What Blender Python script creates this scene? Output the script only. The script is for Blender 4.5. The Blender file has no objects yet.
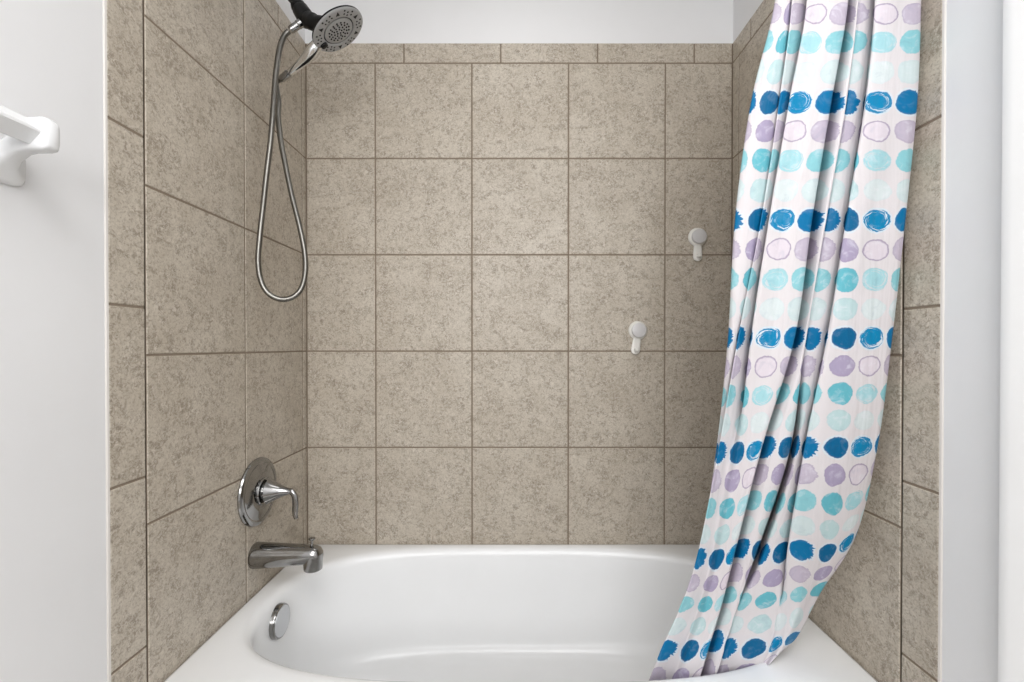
import bpy, bmesh, math, random
from mathutils import Vector, Matrix
random.seed(7)
S = bpy.context.scene
COL = S.collection
PI = math.pi

# ------------------------------------------------------------------ camera
FPX, PX, PY, PITCH = 465.0, 517.0, 349.5, math.radians(0.43)
CZ = 1.12
cam_d = bpy.data.cameras.new('camera')
cam = bpy.data.objects.new('camera', cam_d)
COL.objects.link(cam)
cam.location = (0, 0, CZ)
cam.rotation_euler = (PI / 2 - PITCH, 0, 0)
cam_d.sensor_width = 36
cam_d.lens = FPX / 1024 * 36
cam_d.shift_x = -(PX - 512) / 1024
cam_d.shift_y = (PY - 341) / 1024
cam_d.clip_start = 0.02
S.camera = cam


def at(px, py, Y):
    """the world point at depth Y that the photograph shows at (px, py)"""
    a, b = (px - PX) / FPX, -(py - PY) / FPX
    c, s = math.cos(PITCH), math.sin(PITCH)
    r = Vector((a, c + b * s, -s + b * c))
    r *= Y / r.y
    return Vector((r.x, r.y, r.z + CZ))


# ------------------------------------------------------------------ materials
def srgb(r, g, b):
    f = lambda c: c / 12.92 if c <= .04045 else ((c + .055) / 1.055) ** 2.4
    return (f(r / 255), f(g / 255), f(b / 255), 1)


class NT:
    def __init__(self, name):
        self.m = bpy.data.materials.new(name)
        self.m.use_nodes = True
        self.t = self.m.node_tree
        self.t.nodes.clear()
        self.out = self.n('ShaderNodeOutputMaterial')
        self.b = self.n('ShaderNodeBsdfPrincipled')
        self.t.links.new(self.b.outputs[0], self.out.inputs[0])

    def n(self, kind, **kw):
        x = self.t.nodes.new(kind)
        for k, v in kw.items():
            setattr(x, k, v)
        return x

    def set(self, sock, v):
        if isinstance(v, bpy.types.NodeSocket):
            self.t.links.new(v, sock)
        else:
            sock.default_value = v

    def m2(self, op, a, b=None, c=None, clamp=False):
        x = self.n('ShaderNodeMath', operation=op, use_clamp=clamp)
        for i, v in enumerate((a, b, c)):
            if v is not None:
                self.set(x.inputs[i], v)
        return x.outputs[0]

    def ss(self, v, lo, hi, o0=0.0, o1=1.0, kind='SMOOTHSTEP'):
        x = self.n('ShaderNodeMapRange', interpolation_type=kind)
        self.set(x.inputs[0], v)
        for i, q in enumerate((lo, hi, o0, o1)):
            x.inputs[i + 1].default_value = q
        return x.outputs[0]

    def mix(self, f, a, b, blend='MIX'):
        x = self.n('ShaderNodeMix', data_type='RGBA', blend_type=blend)
        self.set(x.inputs[0], f)
        self.set(x.inputs[6], a)
        self.set(x.inputs[7], b)
        return x.outputs[2]

    def noise(self, vec, scale, detail=3, rough=.55, dist=0):
        x = self.n('ShaderNodeTexNoise')
        if vec is not None:
            self.set(x.inputs['Vector'], vec)
        x.inputs['Scale'].default_value = scale
        x.inputs['Detail'].default_value = detail
        x.inputs['Roughness'].default_value = rough
        x.inputs['Distortion'].default_value = dist
        return x.outputs[0]

    def bump(self, h, strength, dist):
        x = self.n('ShaderNodeBump')
        x.inputs['Strength'].default_value = strength
        x.inputs['Distance'].default_value = dist
        self.set(x.inputs['Height'], h)
        self.t.links.new(x.outputs[0], self.b.inputs['Normal'])

    def p(self, **kw):
        for k, v in kw.items():
            self.set(self.b.inputs[k.replace('_', ' ')], v)
        return self


def plain(name, col, rough=.5, metal=0, spec=.5, grain=0, gscale=60):
    t = NT(name)
    oc = t.n('ShaderNodeTexCoord').outputs['Object']
    f = t.noise(oc, 5, 4)
    c2 = tuple(min(1, v * 1.03) for v in col[:3]) + (1,)
    c1 = tuple(v * .97 for v in col[:3]) + (1,)
    t.p(Base_Color=t.mix(f, c1, c2), Roughness=rough, Metallic=metal)
    t.b.inputs['Specular IOR Level'].default_value = spec
    if grain:
        t.bump(t.noise(oc, gscale, 3), grain, .002)
    return t.m


M_PAINT = plain('white_wall_paint', srgb(230, 230, 231), .55, spec=.3, grain=.06, gscale=160)
M_CEIL = plain('ceiling_paint', srgb(235, 235, 235), .7, spec=.2)
M_TRIM = plain('white_gloss_trim', srgb(240, 240, 240), .3)
M_CAULK = plain('caulk', srgb(212, 207, 202), .5)
M_GROUT = plain('grout', srgb(136, 123, 108), .85, spec=.2, grain=.3, gscale=400)
M_TUB = plain('tub_enamel', srgb(246, 247, 248), .2, spec=.4)
M_PLASTIC = plain('white_plastic', srgb(232, 230, 224), .3)
M_CAP = plain('grey_white_plastic', srgb(206, 204, 204), .35)
M_CERAMIC = plain('white_ceramic', srgb(235, 236, 237), .22)
M_FACE = plain('grey_spray_face', srgb(172, 173, 174), .35)
M_BLACK = plain('black_plastic', srgb(15, 15, 16), .42, spec=.3, grain=.15, gscale=300)
M_NOZ = plain('black_rubber', srgb(22, 22, 22), .6)
M_FLOOR = plain('floor_tile', srgb(150, 142, 132), .4)
M_DOOR = plain('door_paint', srgb(225, 225, 225), .4)


def chrome_mat():
    t = NT('chrome')
    oc = t.n('ShaderNodeTexCoord').outputs['Object']
    n = t.noise(oc, 35, 4)
    t.p(Base_Color=t.mix(n, srgb(138, 138, 138), srgb(166, 165, 163)), Metallic=1.0,
        Roughness=t.ss(n, .3, .8, .06, .16))
    return t.m


M_CHROME = chrome_mat()
M_BRIGHT = plain('bright_chrome', srgb(222, 222, 221), .14, 1)
M_BRUSHED = plain('satin_chrome', srgb(196, 197, 199), .3, 1)
M_STEEL = plain('hose_steel', srgb(122, 120, 115), .28, 1)


def tile_mat():
    t = NT('mottled_beige_tile')
    uv = t.n('ShaderNodeUVMap', uv_map='tile_uv').outputs[0]
    big = t.noise(uv, 7, 5, .6, .4)
    mid = t.noise(uv, 26, 6, .65, 1.0)
    fine = t.noise(uv, 118, 3, .62, 1.2)
    grit = t.noise(uv, 210, 2, .6, .4)
    vein = t.m2('ABSOLUTE', t.m2('SUBTRACT', t.noise(uv, 62, 3, .55, 1.9), .5))
    clus = t.ss(mid, .42, .62)
    c = t.mix(t.ss(big, .3, .7), srgb(185, 175, 160), srgb(198, 189, 175))
    c = t.mix(t.m2('MULTIPLY', t.ss(mid, .46, .66), .38), c, srgb(160, 149, 134))
    c = t.mix(t.m2('MULTIPLY', t.ss(fine, .49, .62), t.m2('MULTIPLY_ADD', clus, .36, .30)), c, srgb(132, 120, 106))
    c = t.mix(t.m2('MULTIPLY', t.m2('MULTIPLY', t.ss(vein, .03, .006), t.ss(mid, .42, .56)), .55), c, srgb(122, 112, 99))
    c = t.mix(t.m2('MULTIPLY', t.ss(grit, .54, .66), .42), c, srgb(138, 126, 112))
    c = t.mix(t.m2('MULTIPLY', t.ss(fine, .45, .33), t.m2('MULTIPLY_ADD', clus, .30, .28)), c, srgb(222, 214, 203))
    t.p(Base_Color=c, Roughness=t.ss(mid, .3, .7, .34, .5))
    t.b.inputs['Specular IOR Level'].default_value = .4
    h = t.m2('ADD', t.m2('MULTIPLY', mid, .5), t.m2('MULTIPLY', fine, -.6))
    t.bump(h, .45, .002)
    return t.m


M_TILE = tile_mat()


def curtain_mat():
    t = NT('dotted_curtain_fabric')
    uv = t.n('ShaderNodeUVMap', uv_map='cloth_uv').outputs[0]
    sp = t.n('ShaderNodeSeparateXYZ')
    t.set(sp.inputs[0], uv)
    u, v = sp.outputs[0], sp.outputs[1]
    wn = t.n('ShaderNodeTexNoise')
    t.set(wn.inputs['Vector'], uv)
    wn.inputs['Scale'].default_value = 1.7
    wn.inputs['Detail'].default_value = 2
    ws = t.n('ShaderNodeSeparateColor')
    t.set(ws.inputs[0], wn.outputs['Color'])
    U = t.m2('ADD', u, t.m2('MULTIPLY', t.m2('SUBTRACT', ws.outputs[0], .5), .18))
    V = t.m2('ADD', v, t.m2('MULTIPLY', t.m2('SUBTRACT', ws.outputs[1], .5), .18))
    cu = t.m2('FLOOR', t.m2('ADD', u, .5))
    cv = t.m2('FLOOR', t.m2('ADD', v, .5))
    lu = t.m2('SUBTRACT', U, cu)
    lv = t.m2('SUBTRACT', V, cv)
    col = t.m2('MODULO', t.m2('ADD', cu, 300.0), 3.0)
    row = t.m2('MODULO', t.m2('ADD', cv, 400.0), 4.0)
    eq = lambda s, k: t.m2('COMPARE', s, float(k), .25)
    isB, isC, isA = eq(col, 0), eq(col, 1), eq(col, 2)
    dark, lav, aqua = eq(row, 0), eq(row, 1), eq(row, 2)
    notC = t.m2('SUBTRACT', 1.0, isC)
    ru = t.m2('ADD', .415, t.m2('MULTIPLY', isA, .045))
    rv = t.m2('SUBTRACT', .405, t.m2('MULTIPLY', isA, .03))
    a, b = t.m2('DIVIDE', lu, ru), t.m2('DIVIDE', lv, rv)
    rad = t.m2('SQRT', t.m2('ADD', t.m2('MULTIPLY', a, a), t.m2('MULTIPLY', b, b)))
    ang = t.m2('ARCTAN2', b, a)
    nS = t.noise(uv, 11, 1, .5)
    cmb = t.n('ShaderNodeCombineXYZ')
    t.set(cmb.inputs[0], t.m2('MULTIPLY', ang, 3.2))
    t.set(cmb.inputs[1], t.m2('ADD', cu, t.m2('MULTIPLY', cv, 3.7)))
    t.set(cmb.inputs[2], t.m2('MULTIPLY', rad, .6))
    nAng = t.noise(cmb.outputs[0], 1.6, 2, .6)
    rightside = t.ss(lu, .02, .3)
    # serrated brush end on the right of the B dots, a touch of wobble elsewhere
    rad = t.m2('ADD', rad, t.m2('MULTIPLY', t.m2('MULTIPLY', t.m2('MULTIPLY', isB, rightside), t.ss(row, .5, 1.5, 1, .25)),
                              t.m2('MULTIPLY', t.m2('SUBTRACT', nAng, .5), .75)))
    rad = t.m2('ADD', rad, t.m2('MULTIPLY', t.m2('SUBTRACT', nS, .5), .12))
    mask = t.ss(rad, .95, 1.03, 1, 0)
    # swirling dry-brush gaps in the A dots
    c2 = t.n('ShaderNodeCombineXYZ')
    t.set(c2.inputs[0], t.m2('ADD', t.m2('MULTIPLY', rad, 7.5), t.m2('MULTIPLY', ang, .8)))
    t.set(c2.inputs[1], t.m2('MULTIPLY', ang, .55))
    t.set(c2.inputs[2], t.m2('ADD', cu, t.m2('MULTIPLY', cv, 2.3)))
    st = t.noise(c2.outputs[0], 1.25, 2, .6)
    gap = t.m2('MULTIPLY', t.m2('MULTIPLY', isA, t.m2('ADD', dark, t.m2('MULTIPLY', aqua, .7))),
               t.m2('MULTIPLY', t.ss(st, .53, .6), t.ss(rad, .42, .8)))
    ramp = t.n('ShaderNodeValToRGB')
    ramp.color_ramp.interpolation = 'CONSTANT'
    table = [(0, 114, 166), (0, 99, 146), (0, 132, 181),
             (196, 186, 202), (172, 161, 188), (222, 213, 221),
             (142, 202, 210), (104, 184, 198), (166, 212, 219),
             (208, 222, 223), (190, 215, 217), (216, 225, 226)]
    el = ramp.color_ramp.elements
    for i, q in enumerate(table):
        e = el[i] if i < 2 else el.new(i / 12)
        e.position = i / 12
        e.color = srgb(*q)
    t.set(ramp.inputs[0], t.m2('DIVIDE', t.m2('ADD', t.m2('ADD', t.m2('MULTIPLY', row, 3.0), col), .5), 12.0))
    dot = ramp.outputs[0]
    wash = t.noise(uv, 2.6, 3, .6, .6)
    dot = t.mix(t.m2('MULTIPLY', t.ss(wash, .5, .72), t.ss(row, .4, .6, .08, .4)), dot, srgb(236, 236, 242))
    dot = t.mix(t.m2('MULTIPLY', t.ss(wash, .46, .3), .22), dot, t.mix(.5, dot, srgb(70, 110, 150)))
    ring = t.ss(rad, .80, .93)
    rs = t.m2('ADD', t.m2('MULTIPLY', lav, t.m2('ADD', .22, t.m2('MULTIPLY', isA, .55))), .06)
    dot = t.mix(t.m2('MULTIPLY', ring, rs), dot, srgb(160, 146, 172))
    fab = t.mix(t.noise(uv, 1.1, 2), srgb(219, 214, 216), srgb(226, 221, 223))
    halo = t.m2('MULTIPLY', t.m2('MULTIPLY', dark, t.ss(rad, 1.2, 1.03)), .45)
    fab = t.mix(halo, fab, srgb(205, 236, 250))
    c = t.mix(t.m2('MULTIPLY', mask, t.m2('SUBTRACT', 1.0, gap)), fab, dot)
    t.p(Base_Color=c, Roughness=.48)
    t.b.inputs['Specular IOR Level'].default_value = .22
    st_ = t.n('ShaderNodeMapping')
    t.set(st_.inputs[0], uv)
    st_.inputs['Scale'].default_value = (1.5, .13, 1)
    st_.inputs['Rotation'].default_value = (0, 0, .06)
    t.bump(t.m2('ADD', t.m2('MULTIPLY', t.noise(uv, 1.0, 3, .5, .5), .4), t.noise(st_.outputs[0], 1.0, 3, .55)), .5, .012)
    tr = t.n('ShaderNodeBsdfTranslucent')
    t.set(tr.inputs[0], c)
    mx = t.n('ShaderNodeMixShader')
    mx.inputs[0].default_value = .14
    t.t.links.new(t.b.outputs[0], mx.inputs[1])
    t.t.links.new(tr.outputs[0], mx.inputs[2])
    t.t.links.new(mx.outputs[0], t.out.inputs[0])
    return t.m


M_CURTAIN = curtain_mat()


# ------------------------------------------------------------------ mesh helpers
def obj(name, bm, mats, parent=None, smooth=True, angle=40):
    bmesh.ops.recalc_face_normals(bm, faces=bm.faces)
    me = bpy.data.meshes.new(name)
    bm.to_mesh(me)
    bm.free()
    for m in (mats if isinstance(mats, (list, tuple)) else [mats]):
        me.materials.append(m)
    o = bpy.data.objects.new(name, me)
    COL.objects.link(o)
    if parent:
        o.parent = parent
        o.matrix_parent_inverse = Matrix.Translation(parent.location).inverted() if parent.rotation_euler.to_matrix().is_identity else parent.matrix_basis.inverted()
    if smooth:
        for f in me.polygons:
            f.use_smooth = True
        if angle and angle < 180:
            ee = bmesh.new()
            ee.from_mesh(me)
            for e in ee.edges:
                if len(e.link_faces) == 2 and e.calc_face_angle(0) > math.radians(angle):
                    e.smooth = False
            ee.to_mesh(me)
            ee.free()
    return o


def thing(name, label, cat, loc, group=None):
    o = bpy.data.objects.new(name, None)
    o.empty_display_size = .05
    COL.objects.link(o)
    o.location = loc
    o['label'] = label
    o['category'] = cat
    if group:
        o['group'] = group
    return o


def box(bm, lo, hi, bev=0, seg=2, mi=0):
    r = bmesh.ops.create_cube(bm, size=1)
    vs = r['verts']
    for v in vs:
        v.co = Vector([lo[i] + (v.co[i] + .5) * (hi[i] - lo[i]) for i in range(3)])
    fs = set(f for v in vs for f in v.link_faces)
    for f in fs:
        f.material_index = mi
    if bev:
        es = list(set(e for f in fs for e in f.edges))
        bmesh.ops.bevel(bm, geom=es, offset=bev, segments=seg, affect='EDGES', profile=.5)


def frame(d):
    d = Vector(d).normalized()
    up = Vector((0, 0, 1)) if abs(d.z) < .95 else Vector((0, 1, 0))
    s = d.cross(up).normalized()
    return d, s, s.cross(d).normalized()


def skin_rings(bm, rings, cap0=True, cap1=True, mi=0):
    vr = [[bm.verts.new(p) for p in r] for r in rings]
    n = len(vr[0])
    for a, b in zip(vr, vr[1:]):
        for i in range(n):
            f = bm.faces.new((a[i], a[(i + 1) % n], b[(i + 1) % n], b[i]))
            f.material_index = mi
    if cap0:
        bm.faces.new(vr[0][::-1]).material_index = mi
    if cap1:
        bm.faces.new(vr[-1]).material_index = mi
    return vr


def lathe(bm, base, axis, prof, n=48, cap0=True, cap1=True, mi=0):
    """prof = [(distance along axis, radius)]"""
    d, s, t = frame(axis)
    base = Vector(base)
    rings = []
    for h, r in prof:
        r = max(r, 1e-5)
        rings.append([base + d * h + (s * math.cos(2 * PI * i / n) + t * math.sin(2 * PI * i / n)) * r for i in range(n)])
    skin_rings(bm, rings, cap0, cap1, mi)


def catmull(pts, seg):
    out = []
    n = len(pts)
    for i in range(n - 1):
        p0, p1, p2, p3 = pts[max(i - 1, 0)], pts[i], pts[i + 1], pts[min(i + 2, n - 1)]
        for k in range(seg):
            t = k / seg
            out.append(.5 * ((2 * p1) + (p2 - p0) * t + (2 * p0 - 5 * p1 + 4 * p2 - p3) * t * t + (3 * p1 - p0 - 3 * p2 + p3) * t ** 3))
    out.append(pts[-1])
    return out


def tube(bm, pts, rad, n=16, cap=True, mi=0, flat=1.0):
    """rad: number or list per point; parallel transported"""
    N = len(pts)
    tang = [(pts[min(i + 1, N - 1)] - pts[max(i - 1, 0)]).normalized() for i in range(N)]
    _, s, t = frame(tang[0])
    rings = []
    for i in range(N):
        s = (s - tang[i] * s.dot(tang[i])).normalized()
        t = tang[i].cross(s)
        r = rad[i] if isinstance(rad, (list, tuple)) else rad
        rings.append([pts[i] + (s * math.cos(2 * PI * k / n) * flat + t * math.sin(2 * PI * k / n)) * r for k in range(n)])
    skin_rings(bm, rings, cap, cap, mi)


def resample(pts, step):
    L = [0]
    for a, b in zip(pts, pts[1:]):
        L.append(L[-1] + (b - a).length)
    n = max(2, int(L[-1] / step))
    out, j = [], 0
    for i in range(n + 1):
        s = L[-1] * i / n
        while j < len(L) - 2 and L[j + 1] < s:
            j += 1
        d = L[j + 1] - L[j]
        out.append(pts[j].lerp(pts[j + 1], (s - L[j]) / d if d else 0))
    return out


def superring(a, b, n, N):
    out = []
    for i in range(N):
        t = 2 * PI * i / N
        c, s = math.cos(t), math.sin(t)
        out.append((math.copysign(abs(c) ** (2 / n), c) * a, math.copysign(abs(s) ** (2 / n), s) * b))
    return out


# ------------------------------------------------------------------ the room
XL, XR, YB = -0.7465, 0.762, 1.651          # faces of the tiles
TH = 0.0035                                  # tile thickness over the plaster
P = 0.343
ZTOP, ZROW = 2.1925, 2.1200
YREAR, ZC = -1.75, 2.44
GR = 0.0046                                  # grout width


def quad(bm, pts, mi=0):
    f = bm.faces.new([bm.verts.new(p) for p in pts])
    f.material_index = mi
    return f


def tiles(bm, rects, P0, du, dv, nrm, mi_t, mi_g):
    """rects in (u, v); P0 = origin on the tile-face plane, nrm points into the room"""
    lay = bm.loops.layers.uv.get('tile_uv') or bm.loops.layers.uv.new('tile_uv')
    P0, du, dv, nrm = map(Vector, (P0, du, dv, nrm))
    bv, dp = 0.0022, 0.0017
    for (u0, u1, v0, v1) in rects:
        g = GR / 2
        a0, a1, b0, b1 = u0 + g, u1 - g, v0 + g, v1 - g
        if a1 - a0 < .006 or b1 - b0 < .006:
            continue
        ou, ov = random.uniform(0, 40), random.uniform(0, 40)
        W = lambda u, v, d: P0 + du * u + dv * v - nrm * d
        rings = []
        for ins, d in ((0, TH), (0, dp), (bv * .35, dp * .35), (bv, 0)):
            rings.append([(a0 + ins, b0 + ins, d), (a1 - ins, b0 + ins, d), (a1 - ins, b1 - ins, d), (a0 + ins, b1 - ins, d)])
        vs = [[bm.verts.new(W(*q)) for q in r] for r in rings]
        fs = []
        for (ra, va), (rb, vb) in zip(zip(rings, vs), zip(rings[1:], vs[1:])):
            for i in range(4):
                j = (i + 1) % 4
                f = bm.faces.new((va[i], va[j], vb[j], vb[i]))
                fs.append((f, (ra[i], ra[j], rb[j], rb[i])))
        fs.append((bm.faces.new(vs[-1]), rings[-1]))
        for f, q in fs:
            f.material_index = mi_t
            for lp, (uu, vv, dd) in zip(f.loops, q):
                lp[lay].uv = (uu + ou, vv + ov)
    us = [r[0] for r in rects] + [r[1] for r in rects]
    vs_ = [r[2] for r in rects] + [r[3] for r in rects]
    u0, u1, v0, v1 = min(us), max(us), min(vs_), max(vs_)
    e = -.002
    W = lambda u, v: P0 + du * u + dv * v - nrm * .0014
    return (u0 + e, u1 - e, v0 + e, v1 - e), W


ZL = [ZROW - P * k for k in range(0, 6)]      # joints down to the tub
ZL = [ZROW, 1.7840, 1.4435, 1.1015, .7590, .400]


def wall_obj(name, bm):
    o = obj(name, bm, [M_PAINT, M_TILE, M_GROUT, M_CAULK], smooth=False)
    o['kind'] = 'structure'
    return o


# back wall
bm = bmesh.new()
quad(bm, [(XL - TH, YB + TH, 0), (XR + TH, YB + TH, 0), (XR + TH, YB + TH, ZC), (XL - TH, YB + TH, ZC)], 0)
cols = [XL, -.502, -.160, .1825, .525, XR]
rects = [(cols[i], cols[i + 1], ZL[k + 1], ZL[k]) for i in range(5) for k in range(5)]
bc = [XL, -.400, -.0575, .285, .627, XR]
rects += [(bc[i], bc[i + 1], ZROW, ZTOP) for i in range(5)]
g, W = tiles(bm, rects, (0, YB, 0), (1, 0, 0), (0, 0, 1), (0, -1, 0), 1, 2)
quad(bm, [W(g[0], g[2]), W(g[1], g[2]), W(g[1], ZTOP - .003), W(g[0], ZTOP - .003)], 2)
wall_obj('wall_back', bm)


def side_wall(name, X, sgn, joints, yend, ybord, bz, tj):
    """sgn = +1 when the room lies on the +X side"""
    bm = bmesh.new()
    xp = X - sgn * TH
    quad(bm, [(xp, YREAR, 0), (xp, YB + TH, 0), (xp, YB + TH, ZC), (xp, YREAR, ZC)], 0)
    r = [(joints[i], joints[i + 1], ZL[k + 1], ZL[k]) for i in range(len(joints) - 1) for k in range(5)]
    zs = [0.0] + bz + [ZTOP]
    b = [(yend, ybord, zs[i], zs[i + 1]) for i in range(len(zs) - 1)]
    tt = [ybord] + tj + [YB]
    b += [(tt[i], tt[i + 1], ZROW, ZTOP) for i in range(len(tt) - 1)]
    n = (sgn, 0, 0)
    tiles(bm, r + b, (X, 0, 0), (0, 1, 0), (0, 0, 1), n, 1, 2)
    xg = X - sgn * .0014
    for (a, b_, c, d) in ((joints[0] - .003, YB + .002, ZL[-1], ZTOP - .003), (yend + .003, ybord, 0, ZTOP - .003)):
        quad(bm, [(xg, a, c), (xg, b_, c), (xg, b_, d), (xg, a, d)], 2)
    # caulk bead between the tile edge and the painted wall
    prof = [(X - sgn * TH, yend - .0028), (X - sgn * .0026, yend - .0024), (X - sgn * .0012, yend - .0012), (X - sgn * .0004, yend + .0022), (X - sgn * TH, yend + .0022)]
    skin_rings(bm, [[(x, y, 0) for x, y in prof], [(x, y, ZTOP) for x, y in prof]], True, True, 3)
    wall_obj(name, bm)


side_wall('wall_left', XL, 1, [.936, 1.279, 1.622, YB], .849, .936, [.172, .515, .857, 1.197, 1.538, 1.88], [1.12, 1.463])
side_wall('wall_right', XR, -1, [.920, 1.263, 1.606, YB], .836, .920, [.168, .511, .853, 1.193, 1.534, 1.876], [1.182, 1.525])

bm = bmesh.new()
quad(bm, [(XL - TH, YREAR, 0), (XR + TH, YREAR, 0), (XR + TH, YB + TH, 0), (XL - TH, YB + TH, 0)])
obj('floor', bm, M_FLOOR, smooth=False)['kind'] = 'structure'
bm = bmesh.new()
quad(bm, [(XL - TH, YREAR, ZC), (XR + TH, YREAR, ZC), (XR + TH, YB + TH, ZC), (XL - TH, YB + TH, ZC)])
obj('ceiling', bm, M_CEIL, smooth=False)['kind'] = 'structure'
bm = bmesh.new()
quad(bm, [(XL - TH, YREAR, 0), (XR + TH, YREAR, 0), (XR + TH, YREAR, ZC), (XL - TH, YREAR, ZC)])
obj('wall_rear', bm, M_PAINT, smooth=False)['kind'] = 'structure'

# door casing and door on the right wall, beside the camera
XP = XR + TH
bm = bmesh.new()
prof = [(XP, .7225), (XP - .0135, .7225), (XP - .0165, .7205), (XP - .0175, .716), (XP - .0165, .705), (XP - .0125, .690),
        (XP - .0105, .676), (XP - .0095, .660), (XP - .0075, .652), (XP, .652)]
skin_rings(bm, [[(x, y, 0) for x, y in prof], [(x, y, 2.08) for x, y in prof]])
obj('trim_1', bm, M_TRIM, angle=30)['kind'] = 'structure'
bm = bmesh.new()
box(bm, (XP - .006, -.16, .01), (XP, .651, 2.05), .001, 1)
obj('door_1', bm, M_DOOR, smooth=False)['kind'] = 'structure'

# ------------------------------------------------------------------ bathtub
ZR = .418
EX, EY, EA, EB, EBB = .0, 1.274, .683, .302, .336
tub = thing('bathtub', 'white enamel alcove bathtub set between the three tiled walls', 'bathtub', (0, 1.27, 0))
bm = bmesh.new()
N = 160
Y0, Y1, X0, X1 = .888, YB - .0005, XL + .0005, XR - .0005


def rect_ring(z, ins=0.0, rc=.0):
    out = []
    x0, x1, y0, y1 = X0 + ins, X1 - ins, Y0 + ins, Y1 - ins
    for i in range(N):
        t = 2 * PI * i / N
        dx, dy = math.cos(t) * EA, math.sin(t) * EB
        k = min(((x1 - EX) / dx) if dx > 1e-9 else ((x0 - EX) / dx if dx < -1e-9 else 1e9),
                ((y1 - EY) / dy) if dy > 1e-9 else ((y0 - EY) / dy if dy < -1e-9 else 1e9))
        out.append([EX + dx * k, EY + dy * k, z])
    for cx in (x0, x1):
        for cy in (y0, y1):
            j = min(range(N), key=lambda q: (out[q][0] - cx) ** 2 + (out[q][1] - cy) ** 2)
            out[j][0], out[j][1] = cx, cy
    return [Vector(p) for p in out]


def basin_ring(z, al, ar, bf, bb, n0=3.0):
    out = []
    for i in range(N):
        t = 2 * PI * i / N
        c, s = math.cos(t), math.sin(t)
        a = ar if c > 0 else al
        b = bb if s > 0 else bf
        n = n0 + (.1 if s > 0 else 0) * min(1, abs(s) * 3)
        # same direction as the outer ring, at the superellipse's radius
        dx, dy = c * EA, s * EB
        r = 1 / ((abs(dx) / a) ** n + (abs(dy) / b) ** n) ** (1 / n)
        out.append(Vector((EX + dx * r, EY + dy * r, z)))
    return out


rings = [rect_ring(0.0), rect_ring(ZR - .03), rect_ring(ZR - .012, .001), rect_ring(ZR - .003, .004), rect_ring(ZR, .012)]
lip = [(0.022, 0), (.012, -.0008), (.004, -.0035), (-.003, -.009), (-.007, -.017), (-.0095, -.03)]
for ins, dz in lip:
    rings.append(basin_ring(ZR + dz, EA + ins, EA + ins, EB + ins, EBB + ins))
zb, zf = ZR - .03, .072
for k in range(1, 15):
    s = k / 14
    # wall draft, then a generous fillet into the floor
    z = zb + (zf - zb) * math.sin(s * PI / 2) ** .85
    q = 1 - math.cos(s * PI / 2)
    w = s
    al = EA - .0095 - .012 * w - .10 * q ** 2.2
    ar = EA - .0095 - .13 * w - .16 * q ** 2
    bf = EB - .0095 - .02 * w - .07 * q ** 2.2
    bb = EBB - .0095 - .03 * w - .07 * q ** 2.2
    rings.append(basin_ring(z, al, ar, bf, bb, 3.0 - .4 * s))
for k in range(1, 6):
    f = 1 - k / 6
    rings.append([Vector((EX + (p.x - EX) * f, EY + (p.y - EY) * f, zf - .004 * k / 6)) for p in rings[-1 if k == 1 else -k]])
skin_rings(bm, rings, False, True)
obj('tub_body', bm, M_TUB, tub, angle=60)
# overflow cover on the end wall of the basin
oc = at(275.5, 621, 1.300)
bm = bmesh.new()
ax = Vector((1, -.03, .03)).normalized()
oc.x = -.684
lathe(bm, oc, ax, [(0, .043), (.002, .0455), (.021, .0455), (.0245, .044), (.0262, .041)], 56)
ov = obj('overflow_cover', bm, M_CHROME, tub, angle=25)
ov['label'] = 'round chrome overflow cover'
bm = bmesh.new()
lathe(bm, oc + ax * .0255, ax, [(0, .040), (.0012, .0395), (.0016, .036), (.0018, .0)], 56)
obj('overflow_face', bm, M_BRUSHED, ov, angle=30)

# ------------------------------------------------------------------ tub spout
YS = 1.318
sp = thing('tub_spout', 'chrome bathtub spout on the left tiled wall just above the tub rim', 'faucet', (XL, YS, .525))
bm = bmesh.new()
secs = [(0, .0345, .0345, .525), (.003, .0362, .0362, .525), (.008, .0362, .0362, .525), (.05, .0335, .034, .5255), (.10, .0305, .0305, .5265),
        (.145, .028, .0275, .5275), (.165, .0268, .0262, .528), (.175, .0252, .025, .5275), (.184, .0215, .0225, .526), (.190, .0155, .017, .523), (.1925, .007, .009, .520)]
n = 40
rings = []
for dx, ry, rz, zc in secs:
    rings.append([Vector((XL + dx, YS + math.cos(2 * PI * i / n) * ry, zc + math.sin(2 * PI * i / n) * rz)) for i in range(n)])
skin_rings(bm, rings)
# the mouth turned down at the tip
d = XL + .1665
lathe(bm, (d, YS, .530), (0, 0, -1), [(0, .0262), (.018, .0262), (.037, .0256), (.0435, .0250), (.045, .0235), (.045, .019), (.033, .0185)], 40)
obj('spout_body', bm, M_CHROME, sp, angle=38)
bm = bmesh.new()
kx = at(312, 545, YS).x
lathe(bm, (kx, YS, .550), (0, 0, 1), [(0, .0042), (.006, .0042), (.007, .0034), (.017, .0034), (.018, .0062), (.0205, .0088), (.0225, .0094), (.0245, .0088), (.0255, .006)], 24)
obj('diverter_knob', bm, M_CHROME, sp, angle=35)

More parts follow.
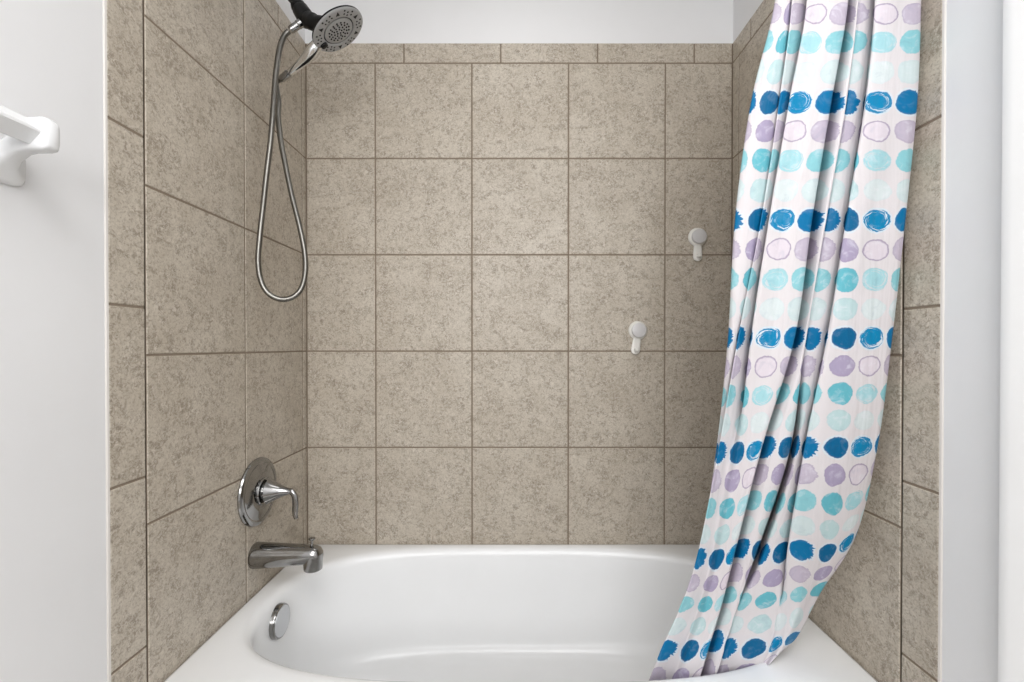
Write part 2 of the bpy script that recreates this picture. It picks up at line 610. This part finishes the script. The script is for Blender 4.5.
# ------------------------------------------------------------------ shower valve
YV, ZV = 1.332, .703
va = thing('shower_valve', 'round chrome shower valve with curved lever on the left tiled wall', 'faucet', (XL, YV, ZV))
X_ = (1, 0, 0)
bm = bmesh.new()
lathe(bm, (XL, YV, ZV), X_, [(0, .095), (.004, .0965), (.008, .0945), (.0115, .088), (.0125, .0825), (.011, .079), (.0125, .074), (.017, .055), (.0195, .047), (.0195, .03)], 72, True, True)
es = obj('escutcheon', bm, M_CHROME, va, angle=30)
bm = bmesh.new()
lathe(bm, (XL + .018, YV, ZV), X_, [(0, .0385), (.004, .039), (.007, .037), (.008, .027), (.018, .027), (.019, .022)], 48)
obj('sleeve', bm, M_CHROME, va, angle=30)
bm = bmesh.new()
prof = []
for i in range(15):
    s = i / 14
    prof.append((.0 + .065 * s, .0075 + .0285 * (1 - s) ** 1.55))
prof = [(0, .030), (.0005, .0345)] + [(h + .002, r) for h, r in prof]
lathe(bm, (XL + .034, YV, ZV), X_, prof, 48)
hd = obj('handle_cone', bm, M_CHROME, va, angle=35)
bm = bmesh.new()
hx = XL + .096
pts = [Vector((hx - .012, YV, ZV + .0005)), Vector((hx - .002, YV, ZV + .001)), Vector((hx + .006, YV, ZV - .004)), Vector((hx + .0125, YV, ZV - .016)), Vector((hx + .0145, YV, ZV - .034)),
       Vector((hx + .0135, YV, ZV - .052)), Vector((hx + .0135, YV, ZV - .068)), Vector((hx + .0165, YV, ZV - .079))]
pp = catmull(pts, 5)
tube(bm, pp, [.0075 + .0012 * math.sin(i / len(pp) * PI) - .003 * max(0, i / len(pp) - .75) * 4 * .6 for i in range(len(pp))], 18, flat=.75)
obj('lever', bm, M_CHROME, hd, angle=60)

# ------------------------------------------------------------------ shower head, hand shower, hose
sh = thing('fixed_shower', 'wide round shower head with dark bracket on an arm from the left tiled wall', 'shower head', (XL, 1.33, 2.165))
nrm = Vector((.551, .097, -.829)).normalized()
hc = at(338.6, 30.6, 1.30)
RH = .0772
hand_dir = (at(284.5, 80.5, 1.345) - hc)
_, s_, t_ = frame(nrm)
hin = hand_dir - nrm * hand_dir.dot(nrm)
hin.normalize()
hsd = nrm.cross(hin).normalized()
# black arm and swivel bracket
bm = bmesh.new()
arm = catmull([Vector((XL - .004, 1.33, 2.172)), Vector((XL + .03, 1.33, 2.172)), Vector((XL + .065, 1.33, 2.150)), at(289, -4, 1.33), at(299, 8, 1.325)], 8)
tube(bm, arm, .0105, 20)
obj('shower_arm', bm, M_BLACK, sh)
bm = bmesh.new()
lathe(bm, (XL, 1.33, 2.172), X_, [(0, .03), (.003, .031), (.006, .029), (.012, .016)], 40)
obj('arm_flange', bm, M_BLACK, sh)
bm = bmesh.new()
b0, b1, b2 = at(296, 3, 1.327), at(306.5, 19, 1.322), at(317, 33, 1.315)
ax = (b1 - b0)
L = ax.length
lathe(bm, b0, ax, [(0, .012), (.003, .0175), (.012, .0205), (.02, .0195), (.024, .0225), (L * .95, .0245), (L * 1.15, .023), (L * 1.3, .017), (L * 1.45, .0125)], 32)
back = hc - nrm * .036 + hin * .022
tube(bm, catmull([b1, b1.lerp(back, .5) + Vector((-.004, 0, -.002)), back, hc - nrm * .016 + hin * .016], 6), [.0225] * 7 + [.019] * 6 + [.016] * 6, 20)
# side boss for the hose
hb = at(301.5, 22.5, 1.318)
hdir = (at(290, 30.5, 1.312) - hb).normalized()
lathe(bm, hb - hdir * .016, hdir, [(0, .014), (.016, .014), (.018, .0125)], 24)
obj('bracket', bm, M_BLACK, sh, angle=35)
# dish: dark back shell, grey spray face with a round seat for the hand shower
bm = bmesh.new()
lathe(bm, hc - nrm * .030, nrm, [(0, .016), (.004, .028), (.010, .048), (.016, .064), (.020, .0715), (.024, RH), (.028, RH), (.0285, RH - .003)], 80)
obj('back_shell', bm, M_BLACK, sh, angle=40)
bm = bmesh.new()
lathe(bm, hc - nrm * .004, nrm, [(0, RH - .002), (.003, RH + .0002), (.0045, RH - .0015), (.0055, RH - .004), (.0062, RH - .009), (.0068, .052), (.0066, .0492), (.005, .0464), (.0005, .0458)], 80)
obj('face_ring', bm, M_FACE, sh, angle=45)


def nozzles(bm, spots, c, zoff):
    for (a, r, k, tri) in spots:
        p = c + (hin * math.cos(a) + hsd * math.sin(a)) * r + nrm * zoff
        if tri:
            d = (hin * math.cos(a) + hsd * math.sin(a))
            e = nrm.cross(d)
            vs = [p + d * k * 1.3, p - d * k + e * k * 1.1, p - d * k - e * k * 1.1]
            skin_rings(bm, [[q - nrm * .002 for q in vs], [q + nrm * .0012 for q in vs]])
        else:
            lathe(bm, p - nrm * .002, nrm, [(0, k), (.003, k * .9), (.0036, k * .5)], 8)


bm = bmesh.new()
spots = []
for j in range(6):
    a0 = j * PI / 3
    if j:
        spots.append((a0, .0615, .0056, True))
    for da, r in ((-.21, .0585), (-.17, .0680), (0, .0545), (.03, .0635), (.21, .0680), (.19, .0575)):
        spots.append((a0 + PI / 6 + da, r, .0030, False))
nozzles(bm, spots, hc, .0018)
obj('ring_nozzles', bm, M_NOZ, sh, angle=40)

# the hand shower docked in the middle of the head
hs = thing('hand_shower', 'chrome hand shower docked in the centre of the round shower head', 'hand shower', tuple(hc))
ic = hc
bm = bmesh.new()
lathe(bm, ic - nrm * .003, nrm, [(0, .0428), (.003, .0430), (.0048, .042), (.0055, .0395), (.0058, .028), (.006, .0)], 64)
obj('spray_face', bm, M_FACE, hs, angle=35)
bm = bmesh.new()
spots = []
for r, cnt in ((.0075, 5), (.0155, 9), (.0235, 13), (.0305, 16)):
    for j in range(cnt):
        spots.append((j * 2 * PI / cnt + r * 40, r, .0026, False))
nozzles(bm, spots, ic, .0032)
obj('face_nozzles', bm, M_NOZ, hs, angle=40)
# black joint gap and selector at the neck
bm = bmesh.new()
nk = hc + hin * .0575 + nrm * .002
for f_ in (0,):
    rings = []
    for h, a, b in ((-.006, .0095, .0135), (.002, .0105, .0145), (.005, .0095, .013), (.006, .006, .009)):
        rings.append([nk + nrm * h + hin * x + hsd * y for x, y in superring(a, b * .62, 3, 24)])
    skin_rings(bm, rings)
obj('selector', bm, M_BLACK, hs, angle=40)
bm = bmesh.new()
hend = at(289.5, 72.5, 1.343)
h0 = hc + hin * .060 - nrm * .016
h1 = hc + hin * .084 - nrm * .008
mid = h1.lerp(hend, .45) + nrm * .004
pp = catmull([h0, h1, mid, hend], 10)
m = len(pp)
rad = []
for i in range(m):
    s = i / (m - 1)
    rad.append(.0125 + .0055 * math.exp(-((s - .42) / .22) ** 2) - .0032 * max(0, s - .6) / .4)
tube(bm, pp, rad, 24)
obj('handle', bm, M_BRIGHT, hs, angle=50)
bm = bmesh.new()
dn = (pp[-1] - pp[-2]).normalized()
inl = []
pq, qr = [], []
for i in range(10, 27):
    vd = (Vector((0, 0, CZ)) - pp[i]).normalized()
    sd = dn.cross(vd).normalized()
    pq.append(pp[i] + (vd * .84 - sd * .42).normalized() * rad[i] * .96)
    qr.append(.0012 + .0030 * math.sin((i - 10) / 16 * PI))
tube(bm, pq, qr, 12)
obj('grip_inlay', bm, M_BLACK, hs)
bm = bmesh.new()
lathe(bm, hend - dn * .001, dn, [(0, .0098), (.002, .0088), (.004, .0088), (.005, .0105), (.030, .0098), (.034, .0085)], 28)
obj('hose_nut', bm, M_CHROME, hs, angle=30)

ho = thing('shower_hose', 'looped flexible metal shower hose hanging beside the left tiled wall', 'hose', tuple(at(282, 300, 1.29)))
raw = [(288.8, 31.3, 1.312), (284, 36.5, 1.308), (279.8, 48, 1.303), (277, 65, 1.298), (275, 83, 1.295), (273.6, 105, 1.29), (270.5, 142, 1.282), (266.5, 175, 1.276), (263.3, 205, 1.272),
       (260, 235, 1.270), (258.2, 262, 1.272), (261.5, 282, 1.277), (269, 294, 1.283), (281, 299.3, 1.292), (293, 297, 1.302), (301.5, 288, 1.31), (305.3, 272, 1.317), (304.6, 252, 1.322),
       (299.5, 226, 1.327), (292, 196, 1.332), (286, 168, 1.336), (281, 142, 1.339), (278.3, 118, 1.342), (278.6, 102, 1.344)]
hp = [at(*q) for q in raw] + [hend + dn * .052, hend + dn * .030]
hp = resample(catmull(hp, 10), .0021)
bm = bmesh.new()
tube(bm, hp, [.0079 if i % 2 else .0069 for i in range(len(hp))], 14)
obj('hose_tube', bm, M_STEEL, ho, angle=180)
bm = bmesh.new()
lathe(bm, hb, hdir, [(0, .0105), (.002, .0118), (.012, .0118), (.014, .0105), (.036, .0102), (.040, .0088)], 28)
obj('hose_connector', bm, M_CHROME, ho, angle=30)

# ------------------------------------------------------------------ suction hooks on the back wall
def hook(px, py, tilt, label):
    c = at(px, py, YB)
    t = thing('suction_hook', label, 'hook', (c.x, YB, c.z), 'suction hooks on the back wall')
    A = (0, -1, 0)
    bm = bmesh.new()
    lathe(bm, c, A, [(0, .0325), (.003, .0335), (.007, .0325), (.011, .029), (.013, .026)], 48)
    obj('suction_disc', bm, M_PLASTIC, t, angle=40)
    bm = bmesh.new()
    lathe(bm, c + Vector((0, -.012, 0)), A, [(0, .0255), (.009, .0255), (.0115, .0245), (.0125, .022), (.0128, .0)], 48)
    obj('cap', bm, M_CAP, t, angle=40)
    bm = bmesh.new()
    R = Matrix.Rotation(tilt, 3, 'Y')
    # the tail: a rounded strap that drops from the disc and turns up at its end
    path = [(-.024, .006, .0125), (-.045, .0065, .0145), (-.062, .0068, .0155), (-.073, .0075, .0155), (-.0785, .008, .0135), (-.0825, .0085, .0095), (-.0845, .009, .004)]
    rings = []
    for dz, dy, w in path:
        rings.append([c + R @ Vector((x, -dy + y, dz)) for x, y in superring(w, .0045, 3.5, 20)])
    skin_rings(bm, rings)
    obj('tail', bm, M_PLASTIC, t, angle=50)
    bm = bmesh.new()
    q = c + R @ Vector((0, -.0125, -.068))
    lathe(bm, q, A, [(0, .0062), (.006, .0055), (.012, .0052), (.016, .0068), (.0185, .005), (.019, .0)], 20)
    obj('peg', bm, M_PLASTIC, t, angle=50)


hook(697.2, 237.5, 0.02, 'white suction hook higher up, nearest the shower curtain, on the back wall')
hook(637.6, 330.5, .14, 'white suction hook lower down with its tail tilted left, on the back wall')

# ------------------------------------------------------------------ towel bar on the painted left wall
XW = XL - TH
YT, ZT = .672, 1.4238
tb = thing('towel_bar', 'white towel bar with square rod on the painted wall left of the tiles', 'towel bar', (XW, YT, 1.39))


def bar_bracket(yc, parent):
    bm = bmesh.new()
    secs = [(0, .034, .028, 1.385), (.006, .034, .028, 1.385), (.011, .030, .024, 1.386), (.015, .0165, .017, 1.392), (.026, .0125, .0165, 1.404), (.040, .0125, .0200, 1.417),
            (.052, .0125, .0232, 1.4228), (.072, .0125, .0238, 1.4235), (.079, .0118, .0225, 1.4235), (.083, .009, .018, 1.4235)]
    rings = []
    for dx, a, b, zc in secs:
        rings.append([Vector((XW + dx, yc + y, zc + z)) for y, z in superring(a, b, 4.5, 36)])
    skin_rings(bm, rings)
    return obj('mounting_bracket', bm, M_CERAMIC, parent, angle=60)


bar_bracket(YT, tb)
bar_bracket(YT - .62, tb)
bm = bmesh.new()
xb, zb_ = XW + .059, ZT
rr = []
for k in range(4):
    a = k * PI / 2
    for da in (-.10, .10):
        rr.append((math.cos(a + da) * .0178, math.sin(a + da) * .0178))
rings = [[Vector((xb + x, y, zb_ + z)) for x, z in rr] for y in (YT - .61, YT - .0120)]
skin_rings(bm, rings)
obj('rod', bm, M_CERAMIC, tb, smooth=False)

# ------------------------------------------------------------------ shower curtain
ROWS = [  # y in the photo, cloth row, depth, x and cloth column of each knot
    (0, -3.5, .856, dict(k1=(775, -.1), k2=(785, .5), k3=(792, 1.1), k5=(792, 2.7), k6=(806, 3.3), k8=(807, 4.55), k9=(816, 4.95), k10=(846, 6.05), k11=(848, 6.12), k12=(853, 6.3), k13=(858, 6.5),
                         k15=(858.5, 9.0), k16=(874, 9.6), k18=(875, 13.6), k19=(887, 14), k20=(905, 14.7), k21=(921, 15.3))),
    (103, 0, .866, dict(k1=(751, 0), k2=(765, .85), k3=(778, 1.4), k5=(779, 2.8), k6=(790, 3.4), k8=(789, 4.6), k9=(800, 5.05), k10=(829, 5.98), k11=(832, 6.1), k12=(838, 6.25), k13=(846, 6.5),
                        k15=(846.5, 8.9), k16=(863, 9.6), k18=(865, 13.5), k19=(879, 14), k20=(900, 14.75), k21=(917, 15.3))),
    (220, 4, .886, dict(k1=(735, .1), k2=(747, .55), k3=(762, 1.15), k5=(761, 3.0), k6=(769, 3.5), k8=(769, 4.45), k9=(783, 5.0), k10=(810, 5.95), k11=(813, 6.05), k12=(819, 6.3), k13=(826, 6.55),
                        k15=(827, 8.9), k16=(844, 9.6), k18=(846, 12.85), k19=(862, 13.5), k20=(876, 14.0), k21=(905, 15.1))),
    (338, 8, .911, dict(k1=(728, .1), k2=(733, .4), k3=(738, .7), k5=(738, 2.85), k6=(747, 3.5), k8=(751, 4.3), k9=(770, 5.0), k10=(793, 5.9), k11=(796, 6.05), k12=(801, 6.3), k13=(806, 6.55),
                        k15=(807, 8.8), k16=(825, 9.6), k18=(827, 12.35), k19=(845, 13.0), k20=(871, 14.0), k21=(892, 15.0))),
    (447, 12, .941, dict(k1=(716, .2), k2=(717.5, .3), k3=(719, .5), k5=(718, 2.8), k6=(728, 3.5), k8=(738, 4.0), k9=(754, 5.0), k10=(761, 5.35), k11=(764, 5.75), k12=(769, 6.1), k13=(788, 7.1),
                         k15=(796, 9.05), k16=(803, 9.7), k18=(805, 11.85), k19=(838, 13.0), k20=(861, 14.0), k21=(878, 14.9))),
    (550, 16, .981, dict(k1=(700, .4), k2=(700, .6), k3=(699, 1.0), k5=(697, 2.75), k6=(708, 3.5), k8=(718, 4.0), k9=(730, 4.75), k10=(735, 5.15), k11=(737, 5.6), k12=(743, 6.05), k13=(756, 6.8),
                         k15=(764, 8.98), k16=(786, 10.2), k18=(788, 11.5), k19=(802, 12.0), k20=(828, 13.0), k21=(856, 14.7))),
    (607, 18.3, 1.003, dict(k1=(682, .6), k2=(682, .8), k3=(681, 1.1), k5=(679, 2.75), k6=(694, 3.5), k8=(704, 4.0), k9=(716, 4.75), k10=(721, 5.12), k11=(723, 5.6), k12=(729, 6.05), k13=(739, 6.7),
                            k15=(740, 8.95), k16=(776, 10.45), k18=(783, 11.2), k19=(799, 12.0), k20=(811, 12.7), k21=(820, 13.1))),
    (650, 20, 1.020, dict(k1=(664, .7), k2=(664, .9), k3=(663, 1.2), k5=(661, 2.75), k6=(679, 3.5), k8=(690, 4.0), k9=(704, 4.75), k10=(709, 5.1), k11=(710.5, 5.6), k12=(717, 6.05), k13=(726, 6.7),
                          k15=(727, 8.95), k16=(766, 10.4), k18=(776, 11.0), k19=(785, 11.6), k20=(792, 12.0), k21=(797, 12.3))),
    (700, 21.9, 1.036, dict(k1=(645, .7), k2=(645, .9), k3=(644, 1.2), k5=(641, 2.75), k6=(661, 3.5), k8=(673, 4.0), k9=(688, 4.75), k10=(693, 5.1), k11=(695, 5.6), k12=(702, 6.05), k13=(710, 6.7),
                            k15=(711, 8.95), k16=(745, 10.2), k18=(757, 10.7), k19=(766, 11.1), k20=(774, 11.5), k21=(781, 11.9))),
]
DEP = dict(k0=.045, k1=.016, k2=.006, k3=.010, k4=.036, k5=.000, k6=.010, k7=.036, k8=-.014, k9=-.016, k10=-.017, k11=.044, k12=-.004, k13=-.014, k14=.042, k15=.012, k16=.008, k17=.040, k18=-.015,
           k19=-.018, k20=-.008, k21=.004, k22=.045)
LOW = {'k7': .010, 'k8': -.006, 'k3': .030, 'k2': .034, 'k1': .038, 'k0': .05}     # lower down the left folds flatten out
DY = {447: dict(k1=6, k8=5, k11=0, k20=0, k21=-4), 550: dict(k1=6, k8=7, k10=1, k12=-4, k15=2, k18=-4, k20=1, k21=-15), 607: dict(k1=2, k9=3, k12=-7, k15=0, k18=-4, k21=-14),
      650: dict(k1=0, k9=0, k12=-10, k15=-2, k16=-2, k19=-8, k21=-14), 700: dict(k1=2, k9=2, k15=-2, k16=-14, k18=-24, k19=-32, k20=-42, k21=-52)}
KN = ['k%d' % i for i in range(23)]


def interp_dy(y, i):
    d = DY.get(y)
    if not d:
        return 0
    ks = sorted(int(k[1:]) for k in d)
    if i <= ks[0]:
        return d['k%d' % ks[0]]
    if i >= ks[-1]:
        return d['k%d' % ks[-1]]
    for a, b in zip(ks, ks[1:]):
        if a <= i <= b:
            return d['k%d' % a] + (d['k%d' % b] - d['k%d' % a]) * (i - a) / (b - a)


table = []
for (y, Vr, D, kd) in ROWS:
    kd = dict(kd)
    kd['k0'] = (kd['k1'][0] + 9, kd['k1'][1] - 1.0)
    kd['k4'] = (kd['k5'][0] + 6, (kd['k3'][1] + kd['k5'][1]) / 2)
    low = max(0, min(1, (y - 338) / 110))
    if low < .5:
        kd['k7'] = (kd['k8'][0] + 8, (kd['k6'][1] + kd['k8'][1]) / 2)
    else:
        kd['k7'] = (kd['k6'][0] + (kd['k8'][0] - kd['k6'][0]) * .4, kd['k6'][1] + (kd['k8'][1] - kd['k6'][1]) * .4)
    kd['k11'] = (kd['k10'][0] - 2.5, kd['k11'][1])
    kd['k14'] = (kd['k13'][0] + (1 if y in (447, 550) else -8), (kd['k13'][1] + kd['k15'][1]) / 2)
    if y >= 607:
        kd['k17'] = (kd['k16'][0] + (kd['k18'][0] - kd['k16'][0]) * .5, (kd['k16'][1] + kd['k18'][1]) / 2)
    else:
        kd['k17'] = (kd['k18'][0] + 7, (kd['k16'][1] + kd['k18'][1]) / 2)
    kd['k22'] = (kd['k21'][0] - 10, kd['k21'][1] + 1.0)
    rowp = []
    for i, k in enumerate(KN):
        d = DEP[k]
        if k in LOW:
            d = d + (LOW[k] - d) * low
        if y >= 607 and k in ('k16', 'k17', 'k18'):
            d = {'k16': .004, 'k17': .004, 'k18': -.002}[k]
        if y in (447, 550):
            d = {'k14': .095, 'k15': .012}.get(k, d)
        p = at(kd[k][0], y + interp_dy(y, i), D + d)
        rowp.append((p, kd[k][1], Vr))
    table.append(rowp)
# the cloth goes on up to the rod
ROD_Y, ROD_Z = .862, 1.99
for zz, sp_, V in ((1.905, 1.03, -6.0), (1.957, 1.05, -6.95)):
    rowp = []
    for i, (p, u, v) in enumerate(table[0] if len(table) == 9 else table[1]):
        rowp.append((Vector((.612 + (p.x - .612) * sp_ if p.x < .612 else p.x, ROD_Y + (p.y - ROD_Y) * .95, zz)), u, V))
    table.insert(0, rowp)


def cr(a, b, c, d, t):
    return .5 * ((2 * b) + (c - a) * t + (2 * a - 5 * b + 4 * c - d) * t * t + (3 * b - a - 3 * c + d) * t ** 3)


def pchip(y0, y1, y2, y3, t):
    d0, d1, d2 = y1 - y0, y2 - y1, y3 - y2
    m1 = 0 if d0 * d1 <= 0 else 2 * d0 * d1 / (d0 + d1)
    m2 = 0 if d1 * d2 <= 0 else 2 * d1 * d2 / (d1 + d2)
    t2, t3 = t * t, t ** 3
    return (2 * t3 - 3 * t2 + 1) * y1 + (t3 - 2 * t2 + t) * m1 + (-2 * t3 + 3 * t2) * y2 + (t3 - t2) * m2


SU, SV = 8, 12
wide = []
for r in table:
    out = []
    n = len(r)
    for i in range(n - 1):
        q = [r[max(i - 1, 0)], r[i], r[i + 1], r[min(i + 2, n - 1)]]
        for k in range(SU):
            t = k / SU
            p = Vector([pchip(*(x[0][c] for x in q), t) * .5 + cr(*(x[0][c] for x in q), t) * .5 for c in range(3)])
            out.append((p, pchip(*(x[1] for x in q), t), q[0][2]))
    out.append(r[-1])
    wide.append(out)
grid = []
n = len(wide)
for j in range(n - 1):
    q = [wide[max(j - 1, 0)], wide[j], wide[j + 1], wide[min(j + 2, n - 1)]]
    for k in range(SV):
        t = k / SV
        line = []
        for i in range(len(wide[0])):
            p = Vector([cr(*(x[i][0][c] for x in q), t) for c in range(3)])
            line.append((p, cr(*(x[i][1] for x in q), t), q[1][i][2] + (q[2][i][2] - q[1][i][2]) * t))
        grid.append(line)
grid.append(wide[-1])

cu = thing('shower_curtain', 'white shower curtain with blue, aqua and lavender dots bunched at the right', 'shower curtain', (.6, ROD_Y, ROD_Z))
bm = bmesh.new()
lay = bm.loops.layers.uv.new('cloth_uv')
vs = [[bm.verts.new(q[0]) for q in line] for line in grid]
for j in range(len(vs) - 1):
    for i in range(len(vs[0]) - 1):
        f = bm.faces.new((vs[j][i], vs[j + 1][i], vs[j + 1][i + 1], vs[j][i + 1]))
        for lp, (jj, ii) in zip(f.loops, ((j, i), (j + 1, i), (j + 1, i + 1), (j, i + 1))):
            lp[lay].uv = (grid[jj][ii][1], grid[jj][ii][2])
co = obj('curtain_cloth', bm, M_CURTAIN, cu, angle=180)
so = co.modifiers.new('thickness', 'SOLIDIFY')
so.thickness = .0009
so.offset = 0
# rings on the rod, above the top of the frame
for kx in (1, 5, 9, 13, 16, 20):
    p = table[0][kx][0]
    bm = bmesh.new()
    c = Vector((p.x, ROD_Y, ROD_Z - .008))
    ring = [c + Vector((0, math.sin(a) * .024, math.cos(a) * .03)) for a in [2 * PI * q / 40 for q in range(41)]]
    tube(bm, ring, .0016, 8)
    obj('ring', bm, M_CHROME, cu)

rod = thing('curtain_rod', 'straight chrome curtain rod spanning from wall to wall above the tub front', 'curtain rod', (XL, ROD_Y, ROD_Z))
bm = bmesh.new()
lathe(bm, (XL, ROD_Y, ROD_Z), X_, [(0, .0125), (XR - XL, .0125)], 32)
obj('rod_tube', bm, M_CHROME, rod)
for x, s in ((XL, 1), (XR, -1)):
    bm = bmesh.new()
    lathe(bm, (x, ROD_Y, ROD_Z), (s, 0, 0), [(0, .021), (.003, .022), (.012, .019), (.02, .0145)], 32)
    obj('end_cap', bm, M_CHROME, rod, angle=35)


# ------------------------------------------------------------------ light
def area(name, loc, rot, sx, sy, power, col=(1, 1, 1)):
    l = bpy.data.lights.new(name, 'AREA')
    l.shape = 'RECTANGLE'
    l.size, l.size_y = sx, sy
    l.energy = power
    l.color = col
    o = bpy.data.objects.new(name, l)
    COL.objects.link(o)
    o.location = loc
    o.rotation_euler = rot
    return o


area('ceiling_lamp', (.12, -.45, ZC - .02), (0, 0, 0), .9, .9, 20, (1, .998, .995))
area('rear_fill', (.05, YREAR + .05, 1.75), (PI / 2, 0, 0), 1.2, .8, 27, (1, .998, .995))  # added soft fill from behind the camera, no actual fixture there
area('alcove_fill', (0, 1.15, ZC - .015), (0, 0, 0), .35, .35, 1.3, (1, .995, .985))  # added fill over the tub, brightens the upper wall and enamel
w = bpy.data.worlds.new('room_ambient')
S.world = w
w.use_nodes = True
w.node_tree.nodes['Background'].inputs[0].default_value = (.8, .82, .85, 1)
w.node_tree.nodes['Background'].inputs[1].default_value = .3

S.view_settings.view_transform = 'Standard'
S.view_settings.look = 'None'
S.view_settings.gamma = 1
S.view_settings.use_curve_mapping = False
S.view_settings.exposure = 0.0
